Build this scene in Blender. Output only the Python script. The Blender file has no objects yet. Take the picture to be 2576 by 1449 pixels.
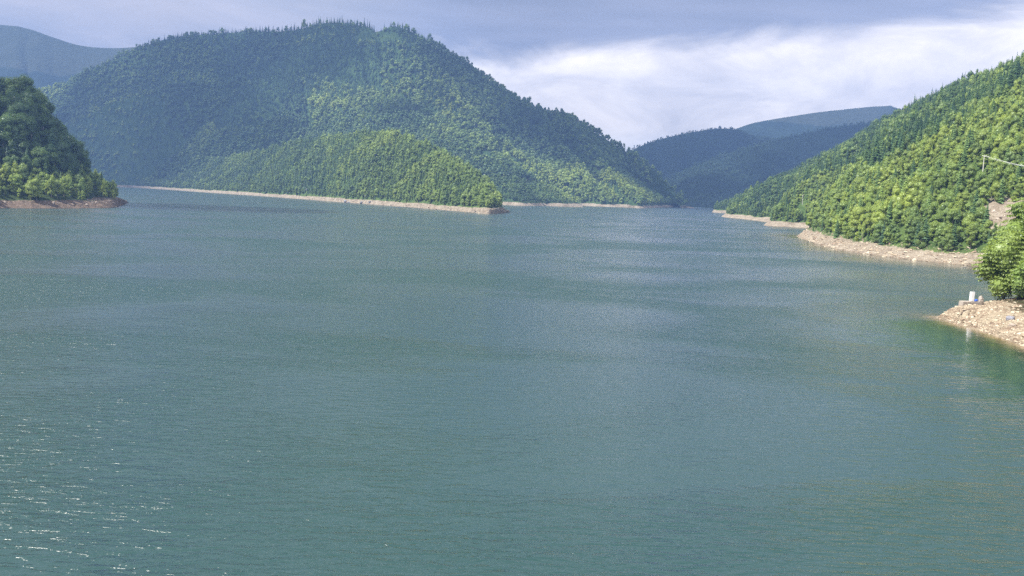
import bpy, math, random
import numpy as np
from mathutils import Vector, Matrix
from mathutils.bvhtree import BVHTree
R_ = math.radians
scene = bpy.context.scene
COL = scene.collection

# ------------------------------------------------------------------ camera, sky, sun, exposure
CAM_H, F_PX = 25.0, 2143.0                      # lens in units of a 2576 x 1449 frame
PITCH, ROLL = R_(6.355), R_(2.0)
fwd = np.array([0, math.cos(PITCH), -math.sin(PITCH)])
up0 = np.array([0, math.sin(PITCH), math.cos(PITCH)])
rt0 = np.array([1.0, 0, 0])
upv = up0 * math.cos(ROLL) - rt0 * math.sin(ROLL)
rtv = rt0 * math.cos(ROLL) + up0 * math.sin(ROLL)
EYE = np.array([0, 0, CAM_H])
cam = bpy.data.cameras.new("camera")
cam.sensor_width = 36.0
cam.lens = 36.0 * F_PX / 2576.0
cam.clip_start, cam.clip_end = 0.5, 60000
cam_o = bpy.data.objects.new("camera", cam)
COL.objects.link(cam_o)
M = Matrix.Identity(4)
for i in range(3):
    M[i][0], M[i][1], M[i][2], M[i][3] = rtv[i], upv[i], -fwd[i], EYE[i]
cam_o.matrix_world = M
scene.camera = cam_o

SUN_AZ, SUN_EL = R_(-108), R_(55)                # azimuth measured from +Y towards +X
TO_SUN = Vector((math.sin(SUN_AZ) * math.cos(SUN_EL), math.cos(SUN_AZ) * math.cos(SUN_EL), math.sin(SUN_EL)))
sun = bpy.data.lights.new("sun", 'SUN')
sun.energy, sun.angle, sun.color = 5.0, R_(0.53), (1.0, 0.95, 0.86)
sun_o = bpy.data.objects.new("sun", sun)
COL.objects.link(sun_o)
sun_o.rotation_euler = (-TO_SUN).to_track_quat('-Z', 'Y').to_euler()
sun_o.location = (0, 0, 2000)

scene.view_settings.view_transform = 'Standard'
scene.view_settings.look = 'None'
scene.view_settings.gamma = 1.0
scene.view_settings.use_curve_mapping = False
scene.view_settings.exposure = 1.3
cy = scene.cycles
cy.max_bounces, cy.diffuse_bounces, cy.glossy_bounces = 6, 2, 2
cy.transmission_bounces, cy.volume_bounces, cy.transparent_max_bounces = 3, 0, 10
cy.caustics_reflective = cy.caustics_refractive = False
cy.sample_clamp_indirect = 4.0
cy.sample_clamp_direct = 1.4
cy.use_denoising = False

class NT:
    """short hand for node trees"""
    def __init__(s, tree): s.t = tree; tree.nodes.clear()
    def n(s, typ, ins=None, **kw):
        nd = s.t.nodes.new(typ)
        for k, v in kw.items(): setattr(nd, k, v)
        for k, v in (ins or {}).items(): s.set(nd.inputs[k], v)
        return nd
    def set(s, sock, v):
        if isinstance(v, bpy.types.NodeSocket): s.t.links.new(v, sock)
        elif isinstance(v, bpy.types.Node): s.t.links.new(v.outputs[0], sock)
        else: sock.default_value = v
    def math(s, op, a, b=0.0, c=0.0, clamp=False):
        nd = s.n('ShaderNodeMath', operation=op, use_clamp=clamp)
        s.set(nd.inputs[0], a); s.set(nd.inputs[1], b); s.set(nd.inputs[2], c)
        return nd.outputs[0]
    def noise(s, vec, scale, detail=3, rough=0.55, dist=0.0):
        return s.n('ShaderNodeTexNoise', {'Vector': vec, 'Scale': scale, 'Detail': detail, 'Roughness': rough, 'Distortion': dist}).outputs['Fac']
    def ramp(s, fac, stops, interp='LINEAR'):
        nd = s.n('ShaderNodeValToRGB', {'Fac': fac}); nd.color_ramp.interpolation = interp
        e = nd.color_ramp.elements
        while len(e) < len(stops): e.new(0.5)
        for el, (p, c) in zip(e, stops):
            el.position = p; el.color = (*c, 1) if len(c) == 3 else c
        return nd.outputs['Color']
    def smooth(s, v, a, b):
        nd = s.n('ShaderNodeMapRange', interpolation_type='SMOOTHSTEP')
        s.set(nd.inputs[0], v); nd.inputs[1].default_value = a; nd.inputs[2].default_value = b
        return nd.outputs[0]
    def mix(s, f, a, b, mode='MIX'):
        nd = s.n('ShaderNodeMix', data_type='RGBA', blend_type=mode)
        s.set(nd.inputs[0], f); s.set(nd.inputs[6], a); s.set(nd.inputs[7], b)
        return nd.outputs[2]
    def map(s, vec, scale=(1, 1, 1), rot=(0, 0, 0), loc=(0, 0, 0)):
        return s.n('ShaderNodeMapping', {'Vector': vec, 'Scale': scale, 'Rotation': rot, 'Location': loc}).outputs[0]

def rgb(r, g, b): return (r, g, b, 1.0)

world = bpy.data.worlds.new("World"); scene.world = world; world.use_nodes = True
w = NT(world.node_tree)
tc = w.n('ShaderNodeTexCoord').outputs['Generated']
sep = w.n('ShaderNodeSeparateXYZ', {0: tc})
X, Y, Z = sep.outputs
sky = w.n('ShaderNodeTexSky', sky_type='NISHITA', sun_disc=False, sun_elevation=SUN_EL, sun_rotation=SUN_AZ, dust_density=2.0)
skyc = w.n('ShaderNodeVectorMath', {0: sky.outputs[0], 3: 0.10}, operation='SCALE').outputs[0]
az = w.math('ARCTAN2', X, Y)
zc = w.math('MAXIMUM', Z, 0.0)
den = w.math('ADD', zc, 0.10)
flat = w.n('ShaderNodeCombineXYZ', {0: w.math('DIVIDE', X, den), 1: w.math('DIVIDE', Y, den), 2: 0.0}).outputs[0]
n1 = w.noise(w.map(flat, (0.55, 1.0, 1), loc=(3.1, 1.7, 0)), 0.9, 5, 0.55, 0.4)
n2 = w.noise(w.map(tc, (1.0, 1.0, 3.2), loc=(0.3, 0, 0.8)), 4.2, 6, 0.6, 0.5)
n3 = w.noise(w.map(tc, (1.0, 1.0, 2.2), loc=(5.3, 2, 0.8)), 7.0, 7, 0.62, 0.5)
# edge of the dark deck: height over azimuth, roughened
edge = w.math('ADD', w.math('MULTIPLY', az, 0.065), 0.150)
edge = w.math('ADD', edge, w.math('MULTIPLY', w.math('SUBTRACT', n2, 0.5), 0.085))
dk = w.smooth(w.math('SUBTRACT', zc, edge), -0.014, 0.024)
deck = w.ramp(n1, [(0.30, (0.135, 0.143, 0.19)), (0.48, (0.20, 0.21, 0.255)), (0.62, (0.27, 0.275, 0.33)), (0.8, (0.38, 0.375, 0.41))])
bright = w.ramp(n3, [(0.30, (0.72, 0.66, 0.62)), (0.45, (0.95, 0.86, 0.78)), (0.55, (1.12, 1.01, 0.90)), (0.72, (1.36, 1.22, 1.08))])
# the left of the view is under a paler, thin deck
lf = w.smooth(az, -0.08, -0.22)
pale = w.ramp(n2, [(0.3, (0.32, 0.32, 0.34)), (0.5, (0.46, 0.43, 0.42)), (0.75, (0.74, 0.64, 0.58))])
low = w.mix(lf, bright, pale)
low_h = w.mix(w.smooth(zc, 0.085, 0.02), low, rgb(0.46, 0.56, 0.72))
hi = w.mix(w.math('MULTIPLY', lf, 0.55), deck, pale)
cl = w.mix(dk, low_h, hi)
# overhead broken cloud with blue between; brightened behind the camera as added fill light
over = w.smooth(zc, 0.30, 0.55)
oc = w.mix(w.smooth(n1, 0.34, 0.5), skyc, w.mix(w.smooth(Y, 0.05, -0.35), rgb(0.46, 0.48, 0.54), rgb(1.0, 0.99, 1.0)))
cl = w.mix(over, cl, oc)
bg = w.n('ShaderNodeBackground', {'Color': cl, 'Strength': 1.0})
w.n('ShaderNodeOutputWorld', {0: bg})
world.cycles.sampling_method = 'MANUAL'; world.cycles.sample_map_resolution = 512

# ------------------------------------------------------------------ helpers
def ray(px, py):
    return fwd + (px - 1288) / F_PX * rtv - (py - 724.5) / F_PX * upv
def W(px, py, z=0.0):                           # point of the level z seen in that direction
    d = ray(px, py); return EYE + d * ((z - CAM_H) / d[2])
def S(px, py, y, drop=0.0):                     # point at depth y seen in that direction
    d = ray(px, py); p = EYE + d * (y / d[1]); p[2] -= drop; return p
def to_px(P):
    v = np.asarray(P) - EYE; f = v @ fwd
    return 1288 + F_PX * (v @ rtv) / f, 724.5 - F_PX * (v @ upv) / f

def _h(ix, iy, seed):
    n = (ix * 374761393 + iy * 668265263 + seed * 974634777) & 0xFFFFFFFF
    n = ((n ^ (n >> 13)) * 1274126177) & 0xFFFFFFFF
    return ((n ^ (n >> 16)) & 0xFFFF) / 65535.0
def vnoise(x, y, seed=0):
    x = np.asarray(x, float); y = np.asarray(y, float)
    ix, iy = np.floor(x).astype(np.int64), np.floor(y).astype(np.int64)
    fx, fy = x - ix, y - iy
    fx, fy = fx * fx * (3 - 2 * fx), fy * fy * (3 - 2 * fy)
    a, b, c, d = _h(ix, iy, seed), _h(ix + 1, iy, seed), _h(ix, iy + 1, seed), _h(ix + 1, iy + 1, seed)
    return (a + (b - a) * fx) * (1 - fy) + (c + (d - c) * fx) * fy
def fbm(x, y, seed=0, oct=4, gain=0.5):
    s = 0; a = 1; t = 0
    for k in range(oct):
        s = s + a * (vnoise(x * 2 ** k + 13.7 * k, y * 2 ** k + 7.1 * k, seed + k) * 2 - 1); t += a; a *= gain
    return s / t

def tag(o, label=None, cat=None, group=None, kind=None):
    if label: o['label'] = label
    if cat: o['category'] = cat
    if group: o['group'] = group
    if kind: o['kind'] = kind
    return o
def mesh_np(name, verts, faces, mats, mat_idx=None, smooth=False):
    """faces: list of int arrays (n,3) / (n,4)"""
    me = bpy.data.meshes.new(name)
    verts = np.asarray(verts, np.float32)
    loops = np.concatenate([f.ravel() for f in faces]).astype(np.int32)
    sizes = np.concatenate([np.full(len(f), f.shape[1], np.int32) for f in faces])
    me.vertices.add(len(verts)); me.vertices.foreach_set('co', verts.ravel())
    me.loops.add(len(loops)); me.loops.foreach_set('vertex_index', loops)
    me.polygons.add(len(sizes))
    st = np.concatenate([[0], np.cumsum(sizes)[:-1]]).astype(np.int32)
    me.polygons.foreach_set('loop_start', st)
    for m in (mats if isinstance(mats, (list, tuple)) else [mats]): me.materials.append(m)
    if mat_idx is not None: me.polygons.foreach_set('material_index', np.asarray(mat_idx, np.int32))
    me.polygons.foreach_set('use_smooth', np.full(len(sizes), smooth))
    me.update(calc_edges=True); me.validate()
    return me
def link(name, me, parent=None, loc=None):
    o = bpy.data.objects.new(name, me); COL.objects.link(o)
    if parent is not None: o.parent = parent
    if loc is not None: o.location = loc
    return o

class Geo:
    """collects geometry for one mesh"""
    def __init__(s): s.v = []; s.f = {3: [], 4: []}; s.mi = {3: [], 4: []}; s.n = 0
    def add(s, v, f, m=0):
        v = np.asarray(v, float); f = np.asarray(f)
        s.v.append(v); s.f[f.shape[1]].append(f + s.n); s.mi[f.shape[1]].append(np.full(len(f), m)); s.n += len(v)
    def mesh(s, name, mats, smooth=False):
        fs = [np.concatenate(s.f[k]) for k in (3, 4) if s.f[k]]
        mi = np.concatenate([np.concatenate(s.mi[k]) for k in (3, 4) if s.mi[k]])
        return mesh_np(name, np.concatenate(s.v), fs, mats, mi, smooth)
    def tube(s, pts, radii, n=6, m=0, cap=True):
        pts = np.asarray(pts, float); rings = []
        for i, p in enumerate(pts):
            d = pts[min(i + 1, len(pts) - 1)] - pts[max(i - 1, 0)]; d = d / (np.linalg.norm(d) + 1e-9)
            a = np.cross(d, [0.31, 0.95, 0.05] if abs(d[2]) > 0.5 else [0, 0, 1]); a /= np.linalg.norm(a); b = np.cross(d, a)
            t = np.linspace(0, 2 * np.pi, n, endpoint=False)
            rings.append(p + radii[i] * (np.cos(t)[:, None] * a + np.sin(t)[:, None] * b))
        v = np.concatenate(rings); f = []
        for i in range(len(pts) - 1):
            for k in range(n): f.append([i * n + k, i * n + (k + 1) % n, (i + 1) * n + (k + 1) % n, (i + 1) * n + k])
        s.add(v, f, m)
        if cap:
            e = len(v) - n
            s.add(np.vstack([v[e:], pts[-1][None]]), [[k, (k + 1) % n, n] for k in range(n)], m)
            s.add(np.vstack([v[:n], pts[0][None]]), [[(k + 1) % n, k, n] for k in range(n)], m)
    def box(s, lo, hi, m=0, bev=0.03, rot=0.0, org=(0, 0, 0), jit=0.0, rng=None):
        lo, hi = np.array(lo, float), np.array(hi, float); c = (lo + hi) / 2; h = (hi - lo) / 2; b = min(bev, *(h * 0.8))
        v = []; idx = {}
        for ax in range(3):
            for sx in (-1, 1):
                for sy in (-1, 1):
                    for sz in (-1, 1):
                        sg = np.array([sx, sy, sz]); hh = h - b; hh = hh.copy(); hh[ax] = h[ax]
                        idx[(ax, sx, sy, sz)] = len(v); v.append(c + sg * hh)
        q = []; t = []
        for ax in range(3):
            o1, o2 = (ax + 1) % 3, (ax + 2) % 3
            for sg in (-1, 1):
                r = []
                for s1, s2 in ((-1, -1), (1, -1), (1, 1), (-1, 1)):
                    k = [0, 0, 0]; k[ax] = sg; k[o1] = s1; k[o2] = s2; r.append(idx[(ax, *k)])
                q.append(r if sg > 0 else r[::-1])
        for ax in range(3):                     # bevel strips between faces of o1 and o2
            o1, o2 = (ax + 1) % 3, (ax + 2) % 3
            for s1 in (-1, 1):
                for s2 in (-1, 1):
                    def g(a, sa):
                        k = [0, 0, 0]; k[ax] = sa; k[o1] = s1; k[o2] = s2; return idx[(a, *k)]
                    r = [g(o1, -1), g(o1, 1), g(o2, 1), g(o2, -1)]
                    q.append(r if s1 * s2 < 0 else r[::-1])
        for sx in (-1, 1):
            for sy in (-1, 1):
                for sz in (-1, 1):
                    r = [idx[(0, sx, sy, sz)], idx[(1, sx, sy, sz)], idx[(2, sx, sy, sz)]]
                    t.append(r if sx * sy * sz > 0 else r[::-1])
        v = np.array(v)
        if jit: v = v + rng.normal(0, jit, v.shape)
        cr, sr = math.cos(rot), math.sin(rot)
        v = v @ np.array([[cr, sr, 0], [-sr, cr, 0], [0, 0, 1]]) + np.array(org)
        s.v.append(v); s.f[4].append(np.array(q) + s.n); s.mi[4].append(np.full(len(q), m))
        s.f[3].append(np.array(t) + s.n); s.mi[3].append(np.full(len(t), m)); s.n += len(v)

_phi = (1 + 5 ** .5) / 2
ICO_V = np.array([(-1, _phi, 0), (1, _phi, 0), (-1, -_phi, 0), (1, -_phi, 0), (0, -1, _phi), (0, 1, _phi), (0, -1, -_phi), (0, 1, -_phi), (_phi, 0, -1), (_phi, 0, 1), (-_phi, 0, -1), (-_phi, 0, 1)]) / math.sqrt(1 + _phi ** 2)
ICO_F = np.array([(0, 11, 5), (0, 5, 1), (0, 1, 7), (0, 7, 10), (0, 10, 11), (1, 5, 9), (5, 11, 4), (11, 10, 2), (10, 7, 6), (7, 1, 8), (3, 9, 4), (3, 4, 2), (3, 2, 6), (3, 6, 8), (3, 8, 9), (4, 9, 5), (2, 4, 11), (6, 2, 10), (8, 6, 7), (9, 8, 1)])
def subdiv(v, f):
    v = list(map(tuple, v)); c = {}; out = []
    def mid(a, b):
        k = (min(a, b), max(a, b))
        if k not in c:
            m = (np.array(v[a]) + np.array(v[b])) / 2; m /= np.linalg.norm(m); v.append(tuple(m)); c[k] = len(v) - 1
        return c[k]
    for a, b, d in f:
        x, y, z = mid(a, b), mid(b, d), mid(d, a); out += [(a, x, z), (b, y, x), (d, z, y), (x, y, z)]
    return np.array(v), np.array(out)
ICO2_V, ICO2_F = subdiv(ICO_V, ICO_F)
ICO3_V, ICO3_F = subdiv(ICO2_V, ICO2_F)

# ------------------------------------------------------------------ materials
def mat(name):
    m = bpy.data.materials.new(name); m.use_nodes = True
    return m, NT(m.node_tree)
def foliage(name, stops, trans=0.3, island=0.22):
    m, t = mat(name)
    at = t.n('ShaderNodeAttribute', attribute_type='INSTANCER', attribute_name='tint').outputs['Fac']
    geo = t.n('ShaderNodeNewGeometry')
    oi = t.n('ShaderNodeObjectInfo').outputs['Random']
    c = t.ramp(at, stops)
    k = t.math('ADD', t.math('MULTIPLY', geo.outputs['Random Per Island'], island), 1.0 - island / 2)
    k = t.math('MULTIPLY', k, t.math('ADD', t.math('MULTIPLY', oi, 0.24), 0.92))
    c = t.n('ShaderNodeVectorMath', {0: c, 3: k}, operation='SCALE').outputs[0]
    d = t.n('ShaderNodeBsdfDiffuse', {'Color': c})
    ct = t.n('ShaderNodeVectorMath', {0: c, 1: (1.25, 1.15, 0.5)}, operation='MULTIPLY').outputs[0]
    tr = t.n('ShaderNodeBsdfTranslucent', {'Color': ct})
    mx = t.n('ShaderNodeMixShader', {0: trans, 1: d, 2: tr})
    gl = t.n('ShaderNodeBsdfGlossy', {'Roughness': 0.45, 'Color': rgb(0.8, 0.85, 0.9)})
    mx = t.n('ShaderNodeMixShader', {0: 0.04, 1: mx, 2: gl})
    t.n('ShaderNodeOutputMaterial', {0: mx})
    return m
M_LEAF = foliage("leaf_green", [(0.0, (0.040, 0.085, 0.034)), (0.35, (0.090, 0.165, 0.045)), (0.7, (0.215, 0.305, 0.072)), (1.0, (0.33, 0.41, 0.08))], 0.44)
M_NEEDLE = foliage("needle_green", [(0.0, (0.018, 0.046, 0.032)), (0.4, (0.050, 0.105, 0.045)), (0.75, (0.130, 0.210, 0.055)), (1.0, (0.21, 0.30, 0.060))], 0.22, 0.3)
M_BARK, t = mat("bark")
tcn = t.n('ShaderNodeTexCoord').outputs['Object']
c = t.ramp(t.noise(t.map(tcn, (3, 3, 0.7)), 1.2, 4), [(0.3, (0.10, 0.085, 0.07)), (0.7, (0.26, 0.24, 0.21))])
t.n('ShaderNodeOutputMaterial', {0: t.n('ShaderNodeBsdfDiffuse', {'Color': c})})
M_DEAD, t = mat("dead_wood")
c = t.ramp(t.noise(t.n('ShaderNodeTexCoord').outputs['Object'], 0.8, 4), [(0.3, (0.22, 0.20, 0.18)), (0.7, (0.5, 0.47, 0.43))])
t.n('ShaderNodeOutputMaterial', {0: t.n('ShaderNodeBsdfDiffuse', {'Color': c})})

def ground_mat(name, floor_a, floor_b, rock_stops, bank=None, bump=1.0, sc=1.0, bald=None):
    """rock where the mesh attribute 'bare' says so, green floor elsewhere"""
    m, t = mat(name)
    pos = t.n('ShaderNodeNewGeometry').outputs['Position']
    bare = t.n('ShaderNodeAttribute', attribute_name='bare').outputs['Fac']
    n_a = t.noise(pos, 0.13 * sc, 6, 0.65)
    n_b = t.noise(t.map(pos, (1, 1, 2.5)), 0.6 * sc, 6, 0.7, 0.6)
    n_c = t.noise(pos, 2.2 * sc, 4, 0.6)
    rockc = t.ramp(t.math('ADD', t.math('MULTIPLY', n_a, 0.5), t.math('MULTIPLY', n_b, 0.5)), rock_stops)
    rockc = t.mix(t.math('MULTIPLY', t.smooth(n_c, 0.42, 0.62), 0.45), rockc, t.n('ShaderNodeVectorMath', {0: rockc, 3: 0.5}, operation='SCALE').outputs[0])
    zz = t.n('ShaderNodeSeparateXYZ', {0: pos}).outputs[2]
    zn = t.math('ADD', zz, t.math('MULTIPLY', t.math('SUBTRACT', n_b, 0.5), 0.9))
    wet = t.math('MULTIPLY', t.smooth(zn, 0.55, 0.12), 0.5)
    st = t.noise(t.n('ShaderNodeCombineXYZ', {2: t.math('MULTIPLY', zn, 1.3)}).outputs[0], 1.0, 3, 0.7)
    dim = t.math('MAXIMUM', wet, t.math('MULTIPLY', t.smooth(st, 0.5, 0.62), 0.32))
    rockc = t.mix(dim, rockc, t.n('ShaderNodeVectorMath', {0: rockc, 1: (0.42, 0.38, 0.33)}, operation='MULTIPLY').outputs[0])
    gr = t.mix(t.smooth(n_a, 0.35, 0.65), floor_a, floor_b)
    gr = t.mix(t.math('MULTIPLY', t.smooth(n_b, 0.4, 0.65), 0.6), gr, t.n('ShaderNodeVectorMath', {0: gr, 3: 0.5}, operation='SCALE').outputs[0])
    f = t.smooth(t.math('ADD', bare, t.math('MULTIPLY', t.math('SUBTRACT', n_b, 0.5), 0.9)), 0.4, 0.6)
    col = t.mix(f, gr, rockc)
    hgt = t.math('ADD', t.math('MULTIPLY', n_b, 1.2), t.math('MULTIPLY', n_c, 0.4))
    bp = t.n('ShaderNodeBump', {'Height': hgt, 'Distance': bump / sc, 'Strength': 0.9})
    b = t.n('ShaderNodeBsdfPrincipled', {'Base Color': col, 'Roughness': 0.95, 'Specular IOR Level': 0.1, 'Normal': bp.outputs[0]})
    t.n('ShaderNodeOutputMaterial', {0: b})
    return m
ROCK = [(0.30, (0.11, 0.08, 0.06)), (0.42, (0.20, 0.16, 0.12)), (0.52, (0.30, 0.255, 0.195)), (0.66, (0.40, 0.355, 0.285))]
ROCK_BR = [(0.30, (0.06, 0.045, 0.035)), (0.45, (0.11, 0.085, 0.065)), (0.55, (0.17, 0.125, 0.095)), (0.68, (0.27, 0.22, 0.18))]
ROCK_NR = [(0.28, (0.08, 0.05, 0.038)), (0.42, (0.19, 0.135, 0.095)), (0.5, (0.29, 0.235, 0.165)), (0.62, (0.42, 0.37, 0.27))]
M_GROUND = ground_mat("wooded_ground", rgb(0.05, 0.09, 0.025), rgb(0.10, 0.15, 0.04), ROCK, sc=1.0)
M_GROUND_BR = ground_mat("wooded_ground_red_bank", rgb(0.022, 0.04, 0.014), rgb(0.05, 0.075, 0.025), ROCK_BR)
M_NEAR = ground_mat("stony_bank", rgb(0.045, 0.045, 0.02), rgb(0.09, 0.065, 0.04), ROCK_NR, sc=2.2)
M_MTN = ground_mat("mountain_ground", rgb(0.03, 0.065, 0.025), rgb(0.065, 0.11, 0.035), ROCK, sc=0.35)
M_FAR = ground_mat("far_ground", rgb(0.016, 0.032, 0.02), rgb(0.025, 0.045, 0.025), [(0.3, (0.04, 0.055, 0.04)), (0.5, (0.055, 0.07, 0.045)), (0.7, (0.07, 0.08, 0.055))], sc=0.06)  # base colours darkened in place of cloud shade on the far slopes

# ------------------------------------------------------------------ land: lofted from shoreline to crest to the far foot
def resample(P, n):
    P = np.asarray(P, float); k = len(P); t = np.linspace(0, k - 1, n); i = np.clip(np.floor(t).astype(int), 0, k - 2); f = (t - i)[:, None]
    p0, p1, p2, p3 = P[np.clip(i - 1, 0, k - 1)], P[i], P[i + 1], P[np.clip(i + 2, 0, k - 1)]
    return 0.5 * (2 * p1 + (p2 - p0) * f + (2 * p0 - 5 * p1 + 4 * p2 - p3) * f ** 2 + (3 * p1 - p0 - 3 * p2 + p3) * f ** 3)
LANDS = []
def loft(name, rails, nu, nvs, material, amp=0.0, freq=0.01, gully=0.0, gfreq=30, seed=0, wts=None, bare_h=5.0, rough=0.0, bare_fn=None, ledge=0.0, label=None):
    """rails: equally long lists of points; nvs: rows between rails; wts: noise weight at each rail"""
    R = [resample(r, nu) for r in rails]
    rows, wt = [], []
    for k in range(len(R) - 1):
        for j in range(nvs[k]):
            t = j / nvs[k]; rows.append(R[k] * (1 - t) + R[k + 1] * t); wt.append(wts[k] * (1 - t) + wts[k + 1] * t)
    rows.append(R[-1]); wt.append(wts[-1])
    G = np.array(rows); wt = np.array(wt)[:, None]
    x, y = G[..., 0], G[..., 1]
    u = np.linspace(0, 1, nu)[None, :] + 0 * x
    d = amp * fbm(x * freq, y * freq, seed, 5)
    if gully:
        gx = u * gfreq + 0.8 * fbm(x * freq * 2, y * freq * 2, seed + 9, 2)
        d = d - gully * (1 - np.abs(2 * vnoise(gx, 0 * gx + 3.3, seed + 5) - 1)) ** 2
    G[..., 2] += wt * d
    if rough: G[..., 2] += rough * fbm(x * 0.45, y * 0.45, seed + 31, 3) * np.minimum(1, np.maximum(0, G[..., 2]) / 2)
    if ledge: G[..., 2] += ledge * np.tanh((G[..., 2] - 0.9 - 0.5 * fbm(x * 0.08, y * 0.08, 77, 3)) * 7) * np.clip(G[..., 2] * 3, 0, 1) * (0.5 + 0.5 * fbm(x * 0.15, y * 0.15, 78, 2))
    nv = len(G)
    idx = np.arange(nv * nu).reshape(nv, nu)
    f = np.stack([idx[:-1, :-1], idx[:-1, 1:], idx[1:, 1:], idx[1:, :-1]], -1).reshape(-1, 4)
    V = G.reshape(-1, 3)
    me = mesh_np(name, V, [f], material, smooth=True)
    nz = bare_h * (1 + 0.35 * fbm(V[:, 0] * 0.03, V[:, 1] * 0.03, seed + 3, 3))
    b = np.clip(0.5 + (nz - V[:, 2]) / (0.5 * bare_h + 1e-6), 0, 1) if bare_h > 0 else np.zeros(len(V))
    if bare_fn is not None: b = np.maximum(b, bare_fn(V))
    at = me.attributes.new('bare', 'FLOAT', 'POINT'); at.data.foreach_set('value', b.astype(np.float32))
    o = tag(link(name, me), label, None, None, 'structure')
    LANDS.append((name, V, f, bare_h, seed))
    return o
def down(P, dx, dy, dz=None, z=None):
    out = []
    for p in P:
        q = np.array(p, float) + [dx, dy, 0]
        q[2] = z if z is not None else q[2] + dz
        out.append(q)
    return out
def lvl(P, z): return [np.array([p[0], p[1], z]) for p in P]
def toward(A, B, t, z=None, zt=None):
    out = []
    for a, b in zip(A, B):
        q = a * (1 - t) + b * t
        if z is not None: q[2] = min(z, max(0.55 * b[2], 0.3))
        if zt is not None: q[2] = a[2] * (1 - zt) + b[2] * zt
        out.append(q)
    return out
def pts(L):
    return [np.array(p, float) for p in L]

# --- wooded headland in the middle
sh = [W(*p) for p in [(300, 470), (420, 477), (520, 484), (640, 492), (750, 500), (850, 508), (930, 514), (1000, 519), (1060, 524), (1120, 529), (1180, 534), (1226, 538.5), (1262, 536.5), (1285, 533)]]
cr = [S(*p, 11) for p in [(290, 452, 3050), (400, 432, 2850), (520, 402, 2500), (640, 376, 2150), (750, 346, 1900), (850, 333, 1700), (930, 325, 1570), (990, 327, 1500), (1050, 346, 1400), (1110, 374, 1310), (1180, 412, 1220), (1228, 452, 1140)]] + [S(1258, 505, 1110, 3), S(1280, 531, 1125, 0)]
H_SH, H_CR = sh, cr
loft("headland", [down(sh, -3, -12, z=-5), sh, toward(sh, cr, 0.045, z=6.0), toward(sh, cr, 0.45, zt=0.56), cr, [np.array([p[0] + 90 * q, p[1] + 230 * q, -5]) for p, q in zip(cr, [1] * 8 + [.8, .6, .4, .25, .1, .04])]], 420, [2, 6, 22, 22, 12], M_GROUND,
     amp=9, freq=0.012, gully=7, gfreq=34, seed=3, wts=[0, 0.0, 0.06, 1, 0.25, 0.3], bare_h=6.0, rough=1.2, label="wooded headland sloping down to a bare pale shore")

# --- left promontory
sh = [W(*p) for p in [(-500, 548), (-200, 531), (0, 524.5), (80, 524.5), (150, 524.5), (220, 524), (284, 523), (310, 516), (323, 509)]]
cr = [S(*p) for p in [(-500, 170, 760), (-200, 190, 770), (0, 238, 800), (50, 250, 810), (100, 292, 825), (150, 372, 840), (190, 432, 870), (240, 468, 900), (318, 506, 950)]]
loft("promontory", [down(sh, 3, -12, z=-5), sh, toward(sh, cr, 0.10, z=6.5), toward(sh, cr, 0.35, zt=0.22), toward(sh, cr, 0.6, zt=0.55), cr, down(cr, -120, 230, z=-6)], 240, [2, 6, 10, 12, 16, 10], M_GROUND_BR,
     amp=7, freq=0.02, gully=3, gfreq=18, seed=11, wts=[0, 0, 0.08, 1, 1, 0.3, 0.3], bare_h=6.5, rough=1.0, label="steep wooded promontory with a reddish bare bank")

# --- long hillside on the right
sh = pts([(330, 40, 0), (290, 200, 0), (235, 320, 0)]) + [W(*p) for p in [(2456, 670), (2330, 658), (2200, 642), (2100, 626), (2025, 603), (2010, 592)]] + pts([(262, 720, 0)]) + [W(*p) for p in [(2035, 575), (1925, 568), (1932, 560), (1875, 552), (1815, 545), (1840, 538), (1792, 534), (1806, 531)]]
cr = pts([(620, 60, 150), (600, 330, 160), (580, 520, 165)]) + [S(*p, 7) for p in [(2700, 92, 720), (2576, 142, 820), (2530, 162, 880), (2480, 182, 950), (2440, 199, 1000), (2400, 217, 1060), (2340, 242, 1140), (2290, 264, 1220), (2240, 290, 1300), (2200, 312, 1370), (2140, 352, 1450), (2080, 387, 1540), (2000, 427, 1640), (1900, 474, 1750), (1822, 516, 1850)]]
def scar(V):
    d = np.hypot((V[:, 0] - 242) / 13, (V[:, 1] - 402) / 30)
    return np.clip(1.7 - d, 0, 1)
loft("hillside", [down(sh, -12, -8, z=-5), sh, toward(sh, cr, 0.04, z=5.5), toward(sh, cr, 0.28, zt=0.37), toward(sh, cr, 0.6, zt=0.66), cr, down(cr, 260, 140, dz=-120)], 520, [2, 7, 30, 26, 20, 8], M_GROUND,
     amp=9, freq=0.012, gully=8, gfreq=30, seed=21, wts=[0, 0, 0.06, 0.8, 1, 0.3, 0.5], bare_h=5.2, rough=1.0, bare_fn=scar, label="long wooded hillside with a bare pale bank on the right")

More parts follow.
